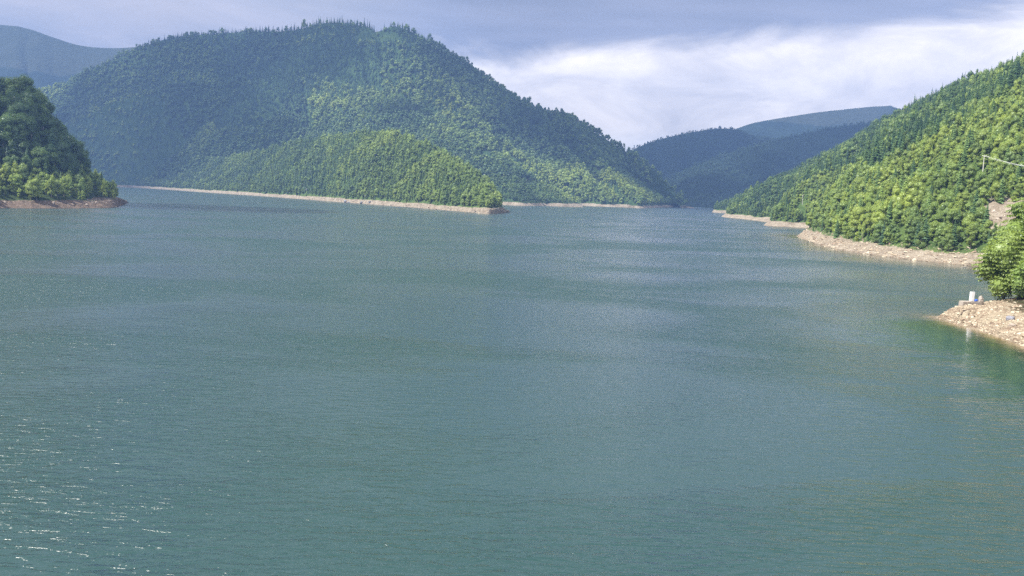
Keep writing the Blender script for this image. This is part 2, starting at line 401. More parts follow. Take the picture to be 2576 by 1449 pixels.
# --- stony point in the right foreground
sh = [W(*p) for p in [(2356, 798), (2400, 815), (2450, 829), (2510, 848), (2576, 873), (2700, 912), (2860, 945)]]
rd = [W(2357, 797.5)] + [S(*p) for p in [(2400, 774.5, 200), (2450, 766, 203), (2520, 757, 207), (2600, 735, 210), (2720, 690, 212), (2900, 610, 215)]]
bk = [W(2357, 796.5)] + pts([(109, 210, 0), (118, 222, 0), (132, 232, 0), (150, 240, 0), (185, 250, 0), (240, 270, 0)])
BANK_SH, BANK_RD = sh, rd
loft("bank", [down(sh, -5, -5, z=-2.6), sh, toward(sh, rd, 0.3, zt=0.42), toward(sh, rd, 0.65, zt=0.78), rd, bk, down(bk, 3, 8, z=-4)], 300, [10, 34, 38, 30, 20, 6], M_NEAR,
     amp=1.1, freq=0.12, gully=0.5, gfreq=30, seed=41, wts=[0, 0.05, 0.7, 0.8, 0.25, 0.1, 0], bare_h=3.0, rough=0.35, ledge=0.32, label="pale stony point running into the water on the right")

# --- main mountain
sk = [(-200, 250, 3300), (100, 225, 3250), (230, 168, 3200), (390, 98, 3150), (550, 78, 3050), (740, 68, 2900), (820, 50, 2800), (910, 57, 2750), (950, 72, 2720), (990, 60, 2700), (1050, 82, 2700), (1130, 130, 2680), (1200, 175, 2660), (1300, 243, 2640), (1360, 268, 2620), (1420, 285, 2600), (1500, 328, 2580), (1590, 383, 2560), (1640, 418, 2550), (1690, 468, 2530), (1735, 520, 2520)]
cr = [S(*p, 7) for p in sk]
bs = pts([(-1850, 2700, 0), (-1500, 2790, 0), (-1270, 2790, 0), (-1080, 2640, 0), (-880, 2400, 0), (-640, 2180, 0), (-430, 2060, 0), (-280, 2060, 0), (-160, 2080, 0), (-60, 2100, 0), (40, 2110, 0), (110, 2110, 0), (175, 2090, 0)]) + [W(*p) for p in [(1530, 520.5), (1575, 522), (1618, 524), (1650, 522.5), (1682, 521.5), (1705, 521.5), (1728, 523), (1752, 524)]]
loft("mountain", [down(bs, 0, -30, z=-10), bs, toward(bs, cr, 0.02, z=6), toward(bs, cr, 0.5, zt=0.47), cr, down(cr, 40, 500, dz=-300)], 620, [1, 3, 60, 60, 10], M_MTN,
     amp=75, freq=0.0028, gully=75, gfreq=24, seed=51, wts=[0, 0, 0.02, 1, 0.06, 0.3], bare_h=6, label="high forested mountain across the lake")
# spurs of the mountain
def spur(crest, base, seed, bare_h=6, dy=230, dx=150, amp=22, label=None):
    c = [S(*p, 14) for p in crest]
    loft("mountain_spur", [down(base, 0, -30, z=-10), base, toward(base, c, 0.03, z=6), toward(base, c, 0.5, zt=0.53), c, [np.array([p[0] + dx, p[1] + dy, max(-20, p[2] - 170)]) for p in c]], 300, [1, 3, 34, 34, 12], M_MTN,
         amp=amp, freq=0.006, gully=34, gfreq=14, seed=seed, wts=[0, 0, 0.02, 1, 0.35, 0.5], bare_h=bare_h, label=label)
spur([(760, 170, 2640), (860, 200, 2560), (1000, 238, 2430), (1110, 286, 2310), (1210, 352, 2200), (1290, 402, 2110), (1370, 446, 2020), (1425, 492, 1930), (1462, 521, 1850)],
     pts([(-450, 2040, 0), (-330, 1940, 0), (-160, 1860, 0), (-40, 1800, 0)]) + [W(*p) for p in [(1320, 518), (1370, 518), (1415, 519.5), (1445, 520.5), (1470, 521.5)]], 61, label="forested spur descending right to the water")
spur([(60, 370, 3000), (171, 300, 2920), (267, 250, 2860), (381, 222, 2800), (457, 196, 2800), (610, 172, 2850), (720, 120, 2860)],
     pts([(-1600, 2760, 0), (-1380, 2790, 0), (-1240, 2770, 0), (-1060, 2700, 0), (-900, 2560, 0), (-700, 2400, 0), (-520, 2300, 0)]), 71, dy=200, dx=-40, label="forested spur rising from the far left shore")
spur([(480, 430, 2640), (590, 360, 2560), (690, 284, 2500), (760, 290, 2440), (860, 330, 2320), (960, 372, 2180), (1050, 420, 2040)],
     pts([(-980, 2640, 0), (-850, 2480, 0), (-700, 2330, 0), (-560, 2200, 0), (-420, 2080, 0), (-300, 1980, 0), (-180, 1900, 0)]), 81, dy=170, dx=20, amp=14, label="low forested shoulder behind the headland")
# --- far mountains
def far(name, crest, y_base, z_base=-10, seed=0, amp=60, back=900, nu=300, bare_fn=None, label=None, drop=8):
    c = [S(*p, drop) for p in crest]
    b = [np.array([p[0] * y_base / p[1] if p[1] > y_base else p[0], y_base, z_base]) for p in c]
    loft(name, [b, toward(b, c, 0.5, zt=0.48), c, down(c, 0, back, dz=-420)], nu, [50, 50, 10], M_FAR, amp=amp, freq=0.0016, gully=50, gfreq=9, seed=seed, wts=[0, 1, 0.05, 0.5], bare_h=0, bare_fn=bare_fn, label=label)
far("far_mountain", [(1560, 470, 3200), (1640, 470, 3200), (1700, 437, 3250), (1800, 392, 3300), (1930, 352, 3350), (2060, 322, 3400), (2200, 300, 3450), (2350, 270, 3500), (2600, 250, 3500)], 2750, -4, 91, 30, label="dark blue wooded mountain closing the lake on the right")
far("far_mountain", [(1500, 430, 3900), (1600, 367, 3950), (1700, 336, 4000), (1820, 318, 4050), (1900, 336, 4100), (1990, 350, 4200), (2150, 360, 4200)], 3300, -4, 95, 40, label="blue rounded wooded mountain beyond the lake end")
def bald_a(V): return np.clip((V[:, 2] - 430 - 60 * fbm(V[:, 0] * .003, V[:, 1] * .003, 5)) / 60, 0, 1)
def bald_b(V): return np.clip((V[:, 2] - 520 - 90 * fbm(V[:, 0] * .003, V[:, 1] * .003, 6)) / 80, 0, 1)
far("far_mountain", [(1700, 380, 5000), (1860, 320, 5000), (1930, 302, 5000), (2060, 282, 5000), (2220, 266, 5000), (2260, 272, 5000), (2400, 310, 5000), (2700, 330, 5000)], 4200, 0, 101, 30, bare_fn=bald_a, drop=0, label="pale blue mountain with a bald grassy top")
far("far_mountain", [(-400, 30, 4600), (-150, 45, 4600), (0, 62, 4600), (60, 69, 4600), (130, 92, 4600), (200, 113, 4600), (280, 121, 4600), (360, 116, 4600), (500, 100, 4600)], 3500, 0, 105, 30, bare_fn=bald_b, drop=0, label="hazy blue mountain with a smooth bare top on the far left")

# one sheet of land under everything, to the horizon
gv = []; g = np.concatenate([np.linspace(-26000, -4000, 6), np.linspace(-3500, 3500, 8), np.linspace(4000, 26000, 6)])
gx, gy = np.meshgrid(g, g); n_ = len(g)
gz = -14 + np.clip((np.hypot(gx, gy) - 9000) / 15000, 0, 1) * 0
idx = np.arange(n_ * n_).reshape(n_, n_)
me = mesh_np("lake_bed", np.stack([gx, gy, gz], -1).reshape(-1, 3), [np.stack([idx[:-1, :-1], idx[:-1, 1:], idx[1:, 1:], idx[1:, :-1]], -1).reshape(-1, 4)], M_GROUND_BR)
tag(link("lake_bed", me), "bed of the lake under the water", None, None, 'structure')

# ------------------------------------------------------------------ water
def axis(stops):
    out = []
    for a, b, s in stops: out += list(np.arange(a, b, s))
    return np.array(out + [stops[-1][1]])
ax = axis([(-8000, -600, 400), (-600, -60, 30), (-60, 60, 8), (60, 140, 1.0), (140, 480, 10), (480, 8000, 400)])
ay = axis([(-600, 40, 40), (40, 130, 6), (130, 240, 1.0), (240, 1000, 14), (1000, 8000, 350)])
wx, wy = np.meshgrid(ax, ay)
def dist_poly(px, py, P):
    d = np.full(px.shape, 1e9)
    for a, b in zip(P[:-1], P[1:]):
        a2, b2 = np.array(a[:2]), np.array(b[:2]); ab = b2 - a2; L = ab @ ab + 1e-9
        t = np.clip(((px - a2[0]) * ab[0] + (py - a2[1]) * ab[1]) / L, 0, 1)
        d = np.minimum(d, np.hypot(px - a2[0] - t * ab[0], py - a2[1] - t * ab[1]))
    return d
db = dist_poly(wx, wy, resample(BANK_SH, 40))
dr = dist_poly(wx, wy, resample(sh if False else [W(*p) for p in [(2500, 676), (2456, 670), (2330, 658), (2200, 642), (2100, 626), (2025, 603), (2010, 592)]], 30))
ny_, nx_ = wx.shape; idx = np.arange(ny_ * nx_).reshape(ny_, nx_)
M_WATER, t = mat("lake_water")
pos = t.n('ShaderNodeNewGeometry').outputs['Position']
shal = t.n('ShaderNodeAttribute', attribute_name='shallow').outputs['Fac']
calm = t.n('ShaderNodeAttribute', attribute_name='calm').outputs['Fac']
wind = t.noise(t.map(pos, (0.012, 0.019, 1), rot=(0, 0, R_(-8)), loc=(1.2, 4.4, 0)), 1.0, 4, 0.55, 0.6)
windf = t.smooth(wind, 0.38, 0.66)
wind2 = t.noise(t.map(pos, (0.003, 0.006, 1), rot=(0, 0, R_(6)), loc=(7.2, 2.4, 0)), 1.0, 3, 0.5, 0.4)
r1 = t.noise(t.map(pos, (0.36, 1.15, 1), rot=(0, 0, R_(20))), 1.0, 2, 0.5, 0.7)
r2 = t.noise(t.map(pos, (0.8, 1.9, 1), rot=(0, 0, R_(-24))), 1.0, 3, 0.6, 0.5)
r3 = t.noise(t.map(pos, (0.16, 0.30, 1), rot=(0, 0, R_(35))), 1.0, 2, 0.5, 0.3)
hh = t.math('ADD', t.math('MULTIPLY', r1, 0.75), t.math('MULTIPLY', r2, 0.26))
r4 = t.noise(t.map(pos, (2.6, 4.2, 1), rot=(0, 0, R_(10))), 1.0, 2, 0.5, 0.6)
hh = t.math('ADD', hh, t.math('MULTIPLY', r3, 0.55))
hh = t.math('ADD', hh, t.math('MULTIPLY', r4, 0.05))
amp_ = t.math('MULTIPLY', t.math('ADD', t.math('MULTIPLY', windf, 1.05), 0.22), t.math('SUBTRACT', 1.0, t.math('MULTIPLY', calm, 0.93)))
bp = t.n('ShaderNodeBump', {'Height': t.math('MULTIPLY', hh, amp_), 'Distance': 0.80, 'Strength': 1.0})
deep = t.mix(wind2, rgb(0.014, 0.042, 0.041), rgb(0.021, 0.050, 0.048))
col = t.mix(t.smooth(shal, 0.0, 0.55), deep, rgb(0.026, 0.042, 0.028))
col = t.mix(t.smooth(t.math('ADD', shal, t.math('MULTIPLY', t.math('SUBTRACT', r3, 0.5), 0.3)), 0.5, 1.0), col, rgb(0.17, 0.12, 0.07))
df = t.n('ShaderNodeBsdfDiffuse', {'Color': col})
gl = t.n('ShaderNodeBsdfGlossy', {'Color': rgb(1, 1, 1), 'Roughness': t.math('SUBTRACT', 0.155, t.math('MULTIPLY', calm, 0.10)), 'Normal': bp.outputs[0]})
fr = t.n('ShaderNodeFresnel', {'IOR': 1.333, 'Normal': bp.outputs[0]})
wsh = t.n('ShaderNodeMixShader', {0: t.math('MINIMUM', fr.outputs[0], 0.75), 1: df, 2: gl})
t.n('ShaderNodeOutputMaterial', {0: wsh})
me = mesh_np("water", np.stack([wx, wy, 0 * wx], -1).reshape(-1, 3), [np.stack([idx[:-1, :-1], idx[:-1, 1:], idx[1:, 1:], idx[1:, :-1]], -1).reshape(-1, 4)], M_WATER)
sv = np.maximum(np.clip(1 - db / 13, 0, 1) ** 1.5, 0.55 * np.clip(1 - dr / 22, 0, 1))
me.attributes.new('shallow', 'FLOAT', 'POINT').data.foreach_set('value', sv.ravel().astype(np.float32))
cv = np.maximum(np.clip(1.30 - dist_poly(wx, wy, [W(2455, 831), W(2510, 848), W(2576, 873), W(2700, 925), W(2860, 1000)]) / 42, 0, 1), np.clip(1 - dr / 60, 0, 1))
me.attributes.new('calm', 'FLOAT', 'POINT').data.foreach_set('value', cv.ravel().astype(np.float32))
tag(link("water", me), "grey-green rippled water of the lake", None, None, 'structure')

# ------------------------------------------------------------------ trees
def leaf_quads(rng, c, n, size, asp=0.7):
    k = len(c); n = n / (np.linalg.norm(n, axis=1, keepdims=True) + 1e-9)
    a = np.cross(n, rng.normal(size=(k, 3))); a /= np.linalg.norm(a, axis=1, keepdims=True) + 1e-9
    b = np.cross(n, a); s = (size * rng.uniform(0.6, 1.3, (k, 1))) / 2
    v = np.stack([c - a * s, c - b * s * asp, c + a * s, c + b * s * asp], 1)
    v[:, 1] += n * s * 0.25; v[:, 3] += n * s * 0.25
    return v.reshape(-1, 3), np.arange(4 * k).reshape(k, 4)
def broadleaf(seed, H=17.0, Wd=5.0, lobes=9, nleaf=900, size=0.9, low=0.22, core=True, layered=0.0, limbs=6):
    """returns (trunk Geo, crown Geo); crown of leaf-sized faces round several lobes"""
    rng = np.random.default_rng(seed); T, C = Geo(), Geo()
    lean = rng.normal(0, 0.02, 2)
    zs = np.linspace(0, H * 0.86, 7)
    tp = np.stack([zs * lean[0] + 0.12 * np.sin(zs * .7 + seed), zs * lean[1], zs], 1)
    T.tube(tp, 0.022 * H * (1 - zs / H) + 0.03, 7)
    L = [(np.array([0, 0, H * 0.80]), np.array([Wd * 0.55, Wd * 0.55, H * 0.19]))]
    for k in range(lobes):
        a = k * 2.4 + rng.uniform(-.5, .5); h = rng.uniform(low + 0.10, 0.82)
        prof = (1 - ((h - 0.45) / 0.62) ** 2)
        r = Wd * 0.62 * prof * rng.uniform(0.75, 1.1)
        s = Wd * rng.uniform(0.34, 0.55)
        L.append((np.array([r * math.cos(a), r * math.sin(a), h * H]), np.array([s, s, s * rng.uniform(0.7, 1.05)])))
        if k < limbs:
            z0 = (h - 0.14) * H; p0 = np.array([z0 * lean[0], z0 * lean[1], max(z0, 0.12 * H)]); p2 = L[-1][0]
            T.tube([p0, (p0 + p2) / 2 + [0, 0, -0.3], p2], [0.009 * H, 0.006 * H, 0.002 * H], 5, cap=False)
    per = np.array([l[1][0] ** 2 for l in L]); per = (per / per.sum() * nleaf).astype(int)
    for i, (c, s) in enumerate(L):
        d = rng.normal(size=(per[i], 3)); d /= np.linalg.norm(d, axis=1, keepdims=True)
        bump = 1 + 0.16 * np.sin(d[:, 0] * 7 + seed + i) * np.sin(d[:, 1] * 6 + i) * np.cos(d[:, 2] * 5)
        p = c + d * s * (rng.uniform(0.80, 1.12, (per[i], 1)) * bump[:, None])
        keep = np.ones(len(p), bool)
        for j, (c2, s2) in enumerate(L):
            if j != i: keep &= (((p - c2) / s2) ** 2).sum(1) > 0.62
        keep &= p[:, 2] > low * H * 0.55
        p, d = p[keep], d[keep]
        n = d * 0.9 + rng.normal(0, 0.55, d.shape) + [0, 0, 0.45 + layered]
        if layered: p[:, 2] = np.round((p[:, 2] + 0.25 * np.hypot(p[:, 0], p[:, 1])) / 0.9) * 0.9 - 0.25 * np.hypot(p[:, 0], p[:, 1]) + rng.normal(0, 0.12, len(p))
        v, f = leaf_quads(rng, p, n, size); C.add(v, f)
        if core:
            v = c + ICO2_V * s * 0.74 * (1 + 0.1 * rng.normal(size=(len(ICO2_V), 1))); C.add(v, ICO2_F)
    return T, C
def spruce(seed, H=18.0, Rd=3.0, levels=14, per=9, low=0.06, droop=0.32, dens=1.0):
    rng = np.random.default_rng(seed); T, C = Geo(), Geo()
    T.tube([(0, 0, 0), (0, 0, H * .5), (0, 0, H * 0.97)], [0.013 * H, 0.008 * H, 0.002 * H], 6)
    for k in range(levels):
        t = k / (levels - 1); z = H * (low + (0.985 - low) * t ** 0.92)
        r = Rd * (1 - t) ** 0.8 * rng.uniform(0.85, 1.12) + 0.12
        m = max(4, int(per * (1 - 0.45 * t)))
        a = np.arange(m) * 2 * np.pi / m + rng.uniform(0, 6) + rng.uniform(-.25, .25, m)
        rr = r * rng.uniform(0.72, 1.18, m); wd = rr * 0.36 + 0.1
        dr_ = rr * droop * rng.uniform(0.6, 1.4, m); zz = z + rng.uniform(-.02, .02, m) * H
        ca, sa = np.cos(a), np.sin(a)
        o = np.zeros(m)
        root = np.stack([o, o, zz + 0.25 * dr_ + 0.15], 1)
        tip = np.stack([ca * rr, sa * rr, zz - dr_], 1)
        midp = (root * 0.42 + tip * 0.58) + np.stack([o, o, 0.10 * rr], 1)
        sd = np.stack([-sa, ca, o], 1) * wd[:, None]
        lo = np.stack([o, o, -0.55 * wd], 1)
        v = np.stack([root, midp + sd + lo, tip, midp - sd + lo, midp], 1).reshape(-1, 3)
        b = np.arange(m)[:, None] * 5
        C.add(v, np.concatenate([b + [0, 1, 4], b + [1, 2, 4], b + [2, 3, 4], b + [3, 0, 4]]))
    n = 7; a = np.arange(n) * 2 * np.pi / n
    v = np.vstack([np.stack([np.cos(a) * Rd * .42, np.sin(a) * Rd * .42, 0 * a + H * (low + .02)], 1), [[0, 0, H * .96]]])
    C.add(v, [[i, (i + 1) % n, n] for i in range(n)])
    return T, C
def whole(T, C, name, mats):
    g = Geo()
    for src, mi in ((C, 0), (T, 1)):
        off = g.n
        g.v += src.v; g.n += src.n
        for k in (3, 4):
            g.f[k] += [f + off for f in src.f[k]]; g.mi[k] += [np.full(len(m), mi) for m in src.mi[k]]
    return g.mesh(name, mats)
LM, NM = [M_LEAF, M_BARK], [M_NEEDLE, M_BARK]
# detailed (separate trunk and crown), medium and distant kinds
B_HI = [broadleaf(100 + i, H=[16, 14, 18, 13, 17, 15][i], Wd=[4.2, 3.4, 4.8, 4.0, 3.0, 4.4][i], lobes=[16, 14, 20, 13, 14, 18][i], nleaf=4200, size=0.55, low=0.05) for i in range(6)]
S_HI = [spruce(200 + i, H=16 + 2 * i, Rd=2.9 + 0.2 * i, levels=24, per=14) for i in range(3)]
B_MID = [whole(*broadleaf(300 + i, H=[16, 13, 17, 12, 15, 18][i], Wd=[3.9, 3.2, 4.6, 3.6, 2.7, 3.4][i], lobes=[15, 12, 17, 11, 12, 14][i], nleaf=1500, size=0.78, low=0.05), "broadleaf_tree", LM) for i in range(6)]
S_MID = [whole(*spruce(400 + i, H=[15, 17, 12][i], Rd=[2.2, 2.0, 2.3][i], levels=17, per=10), "spruce_tree", NM) for i in range(3)]
B_FAR = [whole(*broadleaf(500 + i, H=[20, 16, 22, 18][i], Wd=[6.6, 5.0, 5.8, 7.0][i], lobes=7, nleaf=380, size=1.5, low=0.15, limbs=0), "broadleaf_tree", LM) for i in range(4)]
S_FAR = [whole(*spruce(600 + i, H=21, Rd=3.0, levels=10, per=7), "spruce_tree", NM) for i in range(3)]
def hi_meshes(L, cm, cn):
    return [(T.mesh(cn + "_trunk", M_BARK), C.mesh(cn + "_crown", cm)) for T, C in L]
B_HI_M = hi_meshes(B_HI, M_LEAF, "broadleaf"); S_HI_M = hi_meshes(S_HI, M_NEEDLE, "spruce")

# land surface for standing things on it
allv, allf, fland = [], [], []; off = 0
for li, (nm, V, f, bh, sd) in enumerate(LANDS):
    allv.append(V); allf.append(f + off); fland.append(np.full(len(f), li)); off += len(V)
allv = np.concatenate(allv); allf = np.concatenate(allf); fland = np.concatenate(fland)
BVH = BVHTree.FromPolygons([Vector(v) for v in allv.tolist()], allf.tolist())
def ground(x, y):
    h = BVH.ray_cast(Vector((x, y, 3000)), Vector((0, 0, -1)))
    return (h[0].z, fland[h[2]], h[1]) if h[0] is not None else (-50, -1, None)
VIEWS = [Vector((0, 0, CAM_H)), Vector((-25, 0, CAM_H)), Vector((25, 0, CAM_H + 4))]
def seen(p):
    for v in VIEWS:
        d = p - v; L = d.length; d = d / L
        if BVH.ray_cast(v, d, L * 0.995)[0] is None: return True
    return False

def scatter(li, step, hmul, seed, region=None, species=None, margin=140, hmid=10.0):
    """trees on land li: rows of (x, y, z, scale, kind 0 broadleaf / 1 spruce, tint)"""
    nm, V, f, bh, sd = LANDS[li]
    rng = np.random.default_rng(seed)
    lo, hi = V[:, :2].min(0), V[:, :2].max(0)
    gx, gy = np.meshgrid(np.arange(lo[0], hi[0], step), np.arange(max(lo[1], 60), hi[1], step))
    gx = (gx + rng.uniform(-.48, .48, gx.shape) * step).ravel(); gy = (gy + rng.uniform(-.48, .48, gy.shape) * step).ravel()
    px, py = to_px(np.stack([gx, gy, 0 * gx + 60], 1))
    k = (px > -margin) & (px < 2576 + margin); gx, gy = gx[k], gy[k]
    out = []
    n_a = fbm(gx * 0.012, gy * 0.012, sd + 40, 3); n_b = fbm(gx * 0.05, gy * 0.05, sd + 50, 2)
    nz = bh * (1 + 0.35 * fbm(gx * 0.03, gy * 0.03, sd + 3, 3))
    rr = rng.uniform(size=(len(gx), 4))
    if li >= 4: n_a = 1.9 * fbm(gx * 0.0045, gy * 0.0045, sd + 40, 4)
    for i in range(len(gx)):
        z, l, nr = ground(gx[i], gy[i])
        if l != li or z < nz[i] * 0.98 + 0.2: continue
        s = hmul * (0.55 + 0.75 * rr[i, 0] ** 1.3) * (1 + 0.22 * n_b[i])
        if not seen(Vector((gx[i], gy[i], z + hmid * s))): continue
        P = np.array([gx[i], gy[i], z]); qx, qy = to_px(P)
        r = species(P, qx, qy, n_a[i], n_b[i], rr[i])
        if r is None: continue
        kd, tn, sm = r
        out.append((gx[i], gy[i], z - 0.2, s * sm, kd, min(1, max(0, tn))))
    return np.array(out)

def line(px, P):                                # height of a line in the picture frame used to divide the species
    return np.interp(px, [p[0] for p in P], [p[1] for p in P])
def sp_head(P, px, py, na, nb, r):
    conif = 0.62 - 0.25 * na - (0.25 if px > 900 else -0.12)
    edge_ = P[2] < 14
    k = 1 if r[1] < conif and not (edge_ and r[2] < .6) else 0
    tn = (0.50 if k else 0.55) + 0.20 * (r[3] - .5) + 0.22 * na + (0.12 if px > 820 else -0.08 if px < 560 else 0) + 0.2 * nb
    return k, tn, 1.0
def sp_prom(P, px, py, na, nb, r):
    k = 1 if r[1] < 0.08 + (0.5 if px > 235 and P[2] > 9 and r[2] < 0.4 else 0) else 0
    up = P[2] > 24
    tn = (0.36 if up else 0.74) + 0.30 * (r[3] - .5) + 0.2 * na
    return k, tn, (1.5 if up else 0.85) if px < 300 else 0.55
def sp_right(P, px, py, na, nb, r):
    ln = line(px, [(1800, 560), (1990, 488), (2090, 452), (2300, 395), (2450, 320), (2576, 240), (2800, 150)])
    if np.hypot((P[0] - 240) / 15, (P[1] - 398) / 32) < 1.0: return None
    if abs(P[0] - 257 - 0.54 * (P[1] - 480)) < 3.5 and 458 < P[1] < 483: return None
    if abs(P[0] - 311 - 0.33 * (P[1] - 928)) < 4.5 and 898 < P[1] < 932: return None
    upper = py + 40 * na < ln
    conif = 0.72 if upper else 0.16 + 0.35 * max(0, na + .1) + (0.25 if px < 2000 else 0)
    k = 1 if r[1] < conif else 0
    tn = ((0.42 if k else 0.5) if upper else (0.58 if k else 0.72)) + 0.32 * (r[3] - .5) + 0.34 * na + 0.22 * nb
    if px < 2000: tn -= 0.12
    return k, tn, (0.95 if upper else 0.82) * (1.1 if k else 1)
def sp_mtn(P, px, py, na, nb, r):
    c = 0.25 + 0.5 * na
    if py < 150 + 60 * na and 380 < px < 1200: c = 0.85
    if 540 < px < 960 and 120 < py < 330: c = 0.85 + 0.4 * na
    if px < 540 and py > 190: c = 0.12 + 0.3 * na
    if px > 980 and py > 190: c = 0.10 + 0.3 * na
    if px < 400 and py < 190: c = 0.4
    if np.hypot((px - 1235) / 34, (py - 392) / 10) < 1 and r[2] < .75: return None
    if np.hypot((px - 950) / 60, (py - 92) / 14) < 1 and r[2] < .7: return None
    k = 1 if r[1] < c else 0
    tn = (0.10 if k else 0.46) + (0.10 if px < 540 else 0) + 0.30 * (r[3] - .5) + 0.35 * na + 0.15 * nb + (0.08 if px > 900 and py > 200 else 0)
    return k, tn, 1.0
def sp_spur(P, px, py, na, nb, r):
    if np.hypot((px - 1235) / 36, (py - 392) / 13) < 1 and r[2] < .85: return None
    c = 0.14 + 0.3 * na
    if px < 620 and py > 360: c = 0.6
    if 560 < px < 900 and py < 250: c = 0.8
    k = 1 if r[1] < c else 0
    low_ = P[2] < 55
    tn = (0.16 if k else 0.46) + 0.30 * (r[3] - .5) + 0.35 * na + 0.18 * nb + (0.12 if low_ else 0)
    return k, tn, 0.62 if low_ else 0.95
def sp_far(P, px, py, na, nb, r):
    k = 1 if r[1] < 0.5 else 0
    return k, 0.0 + 0.12 * r[3], 0.6  # low tint darkens the far trees, standing in for fuller cloud shade

NAMES = [l[0] for l in LANDS]
i_head, i_prom, i_right, i_bank, i_mtn = 0, 1, 2, 3, 4
sc = {}
sc['headland'] = scatter(i_head, 4.2, 0.76, 1, species=sp_head)
sc['promontory'] = scatter(i_prom, 7.0, 1.0, 2, species=sp_prom)
sc['hillside'] = scatter(i_right, 4.5, 0.76, 3, species=sp_right)
sc['mountain'] = scatter(i_mtn, 8.0, 0.95, 4, species=sp_mtn)
for k in (5, 6, 7): sc['spur%d' % k] = scatter(k, 7.6, 0.9, 5 + k, species=sp_spur)
for k in (8, 9): sc['far%d' % k] = scatter(k, 10.0, 1.0, 15 + k, species=sp_far, margin=40, hmid=16)
print("TREES", {k: len(v) for k, v in sc.items()})

# ---- single trees: the ones that show largest
cand = []
for key in ('headland', 'promontory', 'hillside'):
    A = sc[key]
    qx, qy = to_px(A[:, :3] + [0, 0, 6])
    dist = np.linalg.norm(A[:, :3] - EYE, axis=1)
    inside = (qx > 5) & (qx < 2571) & (qy > 0)
    for i in np.nonzero(inside)[0]: cand.append((A[i, 3] / dist[i], key, i, qx[i], qy[i]))
picked = {k: set() for k in sc}
single = []
for kd in (0, 1):
    L = sorted([c for c in cand if sc[c[1]][c[2], 4] == kd], key=lambda c: -c[0])[:285]
    for c in L:
        picked[c[1]].add(c[2]); single.append((kd, c))
def copy_tree(root, loc, rz, s, tint):
    c = root.copy(); COL.objects.link(c); c.location = loc; c.rotation_euler = (0, 0, rz); c.scale = s
    for ch in list(root.children):
        d = ch.copy(); COL.objects.link(d); d.parent = c; d['tint'] = tint
    return c
def make_tree(kind, meshes):
    r = bpy.data.objects.new(kind, None); COL.objects.link(r); r.empty_display_size = 1
    a = link("trunk", meshes[0], r); b = link("crown", meshes[1], r)
    return r
protos = {0: [make_tree("broadleaf_tree", m) for m in B_HI_M], 1: [make_tree("spruce_tree", m) for m in S_HI_M]}
used = {id(p): False for k in protos for p in protos[k]}
rng = random.Random(5)
def place_tree(kd, x, y, z, s, tint, label, group, var=None, wide=1.0):
    L = protos[kd]; p = L[var if var is not None else rng.randrange(len(L))]
    sv = (s * wide * rng.uniform(.9, 1.1), s * wide * rng.uniform(.9, 1.1), s)
    rz = rng.uniform(0, 6.28)
    if not used[id(p)]:
        used[id(p)] = True; o = p; o.location = (x, y, z); o.rotation_euler = (0, 0, rz); o.scale = sv
        for ch in o.children: ch['tint'] = tint
    else: o = copy_tree(p, (x, y, z), rz, sv, tint)
    tag(o, label, 'tree', group); return o
def words(kd, key, x, y, z, s, tint, qx, qy):
    k = "spruce" if kd else "broadleaf tree"
    c = ("yellow-green" if tint > .82 else "bright green" if tint > .6 else "mid green" if tint > .38 else "dark green")
    sz = "small " if s < .72 else "tall " if s > 1.02 else ""
    if key == 'promontory':
        where = ("low on" if z < 16 else "halfway up" if z < 40 else "on top of") + " the left promontory" + (", by its tip" if qx > 200 else ", at the frame edge" if qx < 70 else "")
    elif key == 'hillside':
        where = ("just above the bare bank" if z < 12 else "low on" if z < 30 else "near pole height on" if z < 45 else "halfway up" if z < 80 else "high on") + (" the right hillside" if z >= 12 else " of the right hillside")
        where += ", frame edge" if qx > 2480 else ", by landslip" if qx > 2400 and z < 60 else "" if qx > 2250 else " middle" if qx > 2080 else ", far end"
    else: where = ("at the front shore" if z < 12 else "on the slope") + " of the middle headland" + (", near its tip" if qx > 1100 else ", by the dark rocks" if 800 < qx < 960 else "")
    return "%s%s %s %s" % (sz, c, k, where)
groups = {'promontory': "trees on the left promontory", 'hillside': "trees on the right hillside", 'headland': "trees on the middle headland"}
for kd, (sz, key, i, qx, qy) in single:
    x, y, z, s, _, tn = sc[key][i]
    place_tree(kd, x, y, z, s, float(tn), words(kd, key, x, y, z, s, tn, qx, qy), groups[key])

# ---- the rest of each wood as one mass
mid_objs, far_objs = [], []
def stand(mesh, x, y, s, tint, label, name, group):
    z, l, _ = ground(x, y)
    o = link(name, mesh, None, (x, y, z - .2)); o.scale = (s, s, s); o['tint'] = tint
    return tag(o, label, 'tree', group)
# trees of the medium and distant kinds that stand alone on crests; the woods repeat their shapes
A = sc['headland']; qx, qy = to_px(A[:, :3])
def take(key, kd, n, fx):
    A = sc[key]; qx, qy = to_px(A[:, :3]); out = []
    order = np.argsort(np.abs(qx - fx))
    for i in order:
        if A[i, 4] == kd and i not in picked[key]:
            out.append(i); picked[key].add(i)
            if len(out) == n: break
    return out
def proto_set(key, kd, meshes, fx, where, name, grp):
    objs = []
    for m, i in zip(meshes, take(key, kd, len(meshes), fx)):
        x, y, z, s, _, tn = sc[key][i]
        o = link(name, m, None, (x, y, z)); o.scale = (s, s, s); o['tint'] = float(tn)
        tag(o, where, 'tree', grp); objs.append(o)
    return objs
P_BM = proto_set('headland', 0, B_MID, 1240, "green broadleaf tree near the tip of the middle headland", "broadleaf_tree", groups['headland'])
P_SM = proto_set('headland', 1, S_MID, 1180, "green spruce near the tip of the middle headland", "spruce_tree", groups['headland'])
P_BF = proto_set('mountain', 0, B_FAR, 1500, "dark broadleaf tree on the right flank of the mountain", "broadleaf_tree", "trees on the mountain")
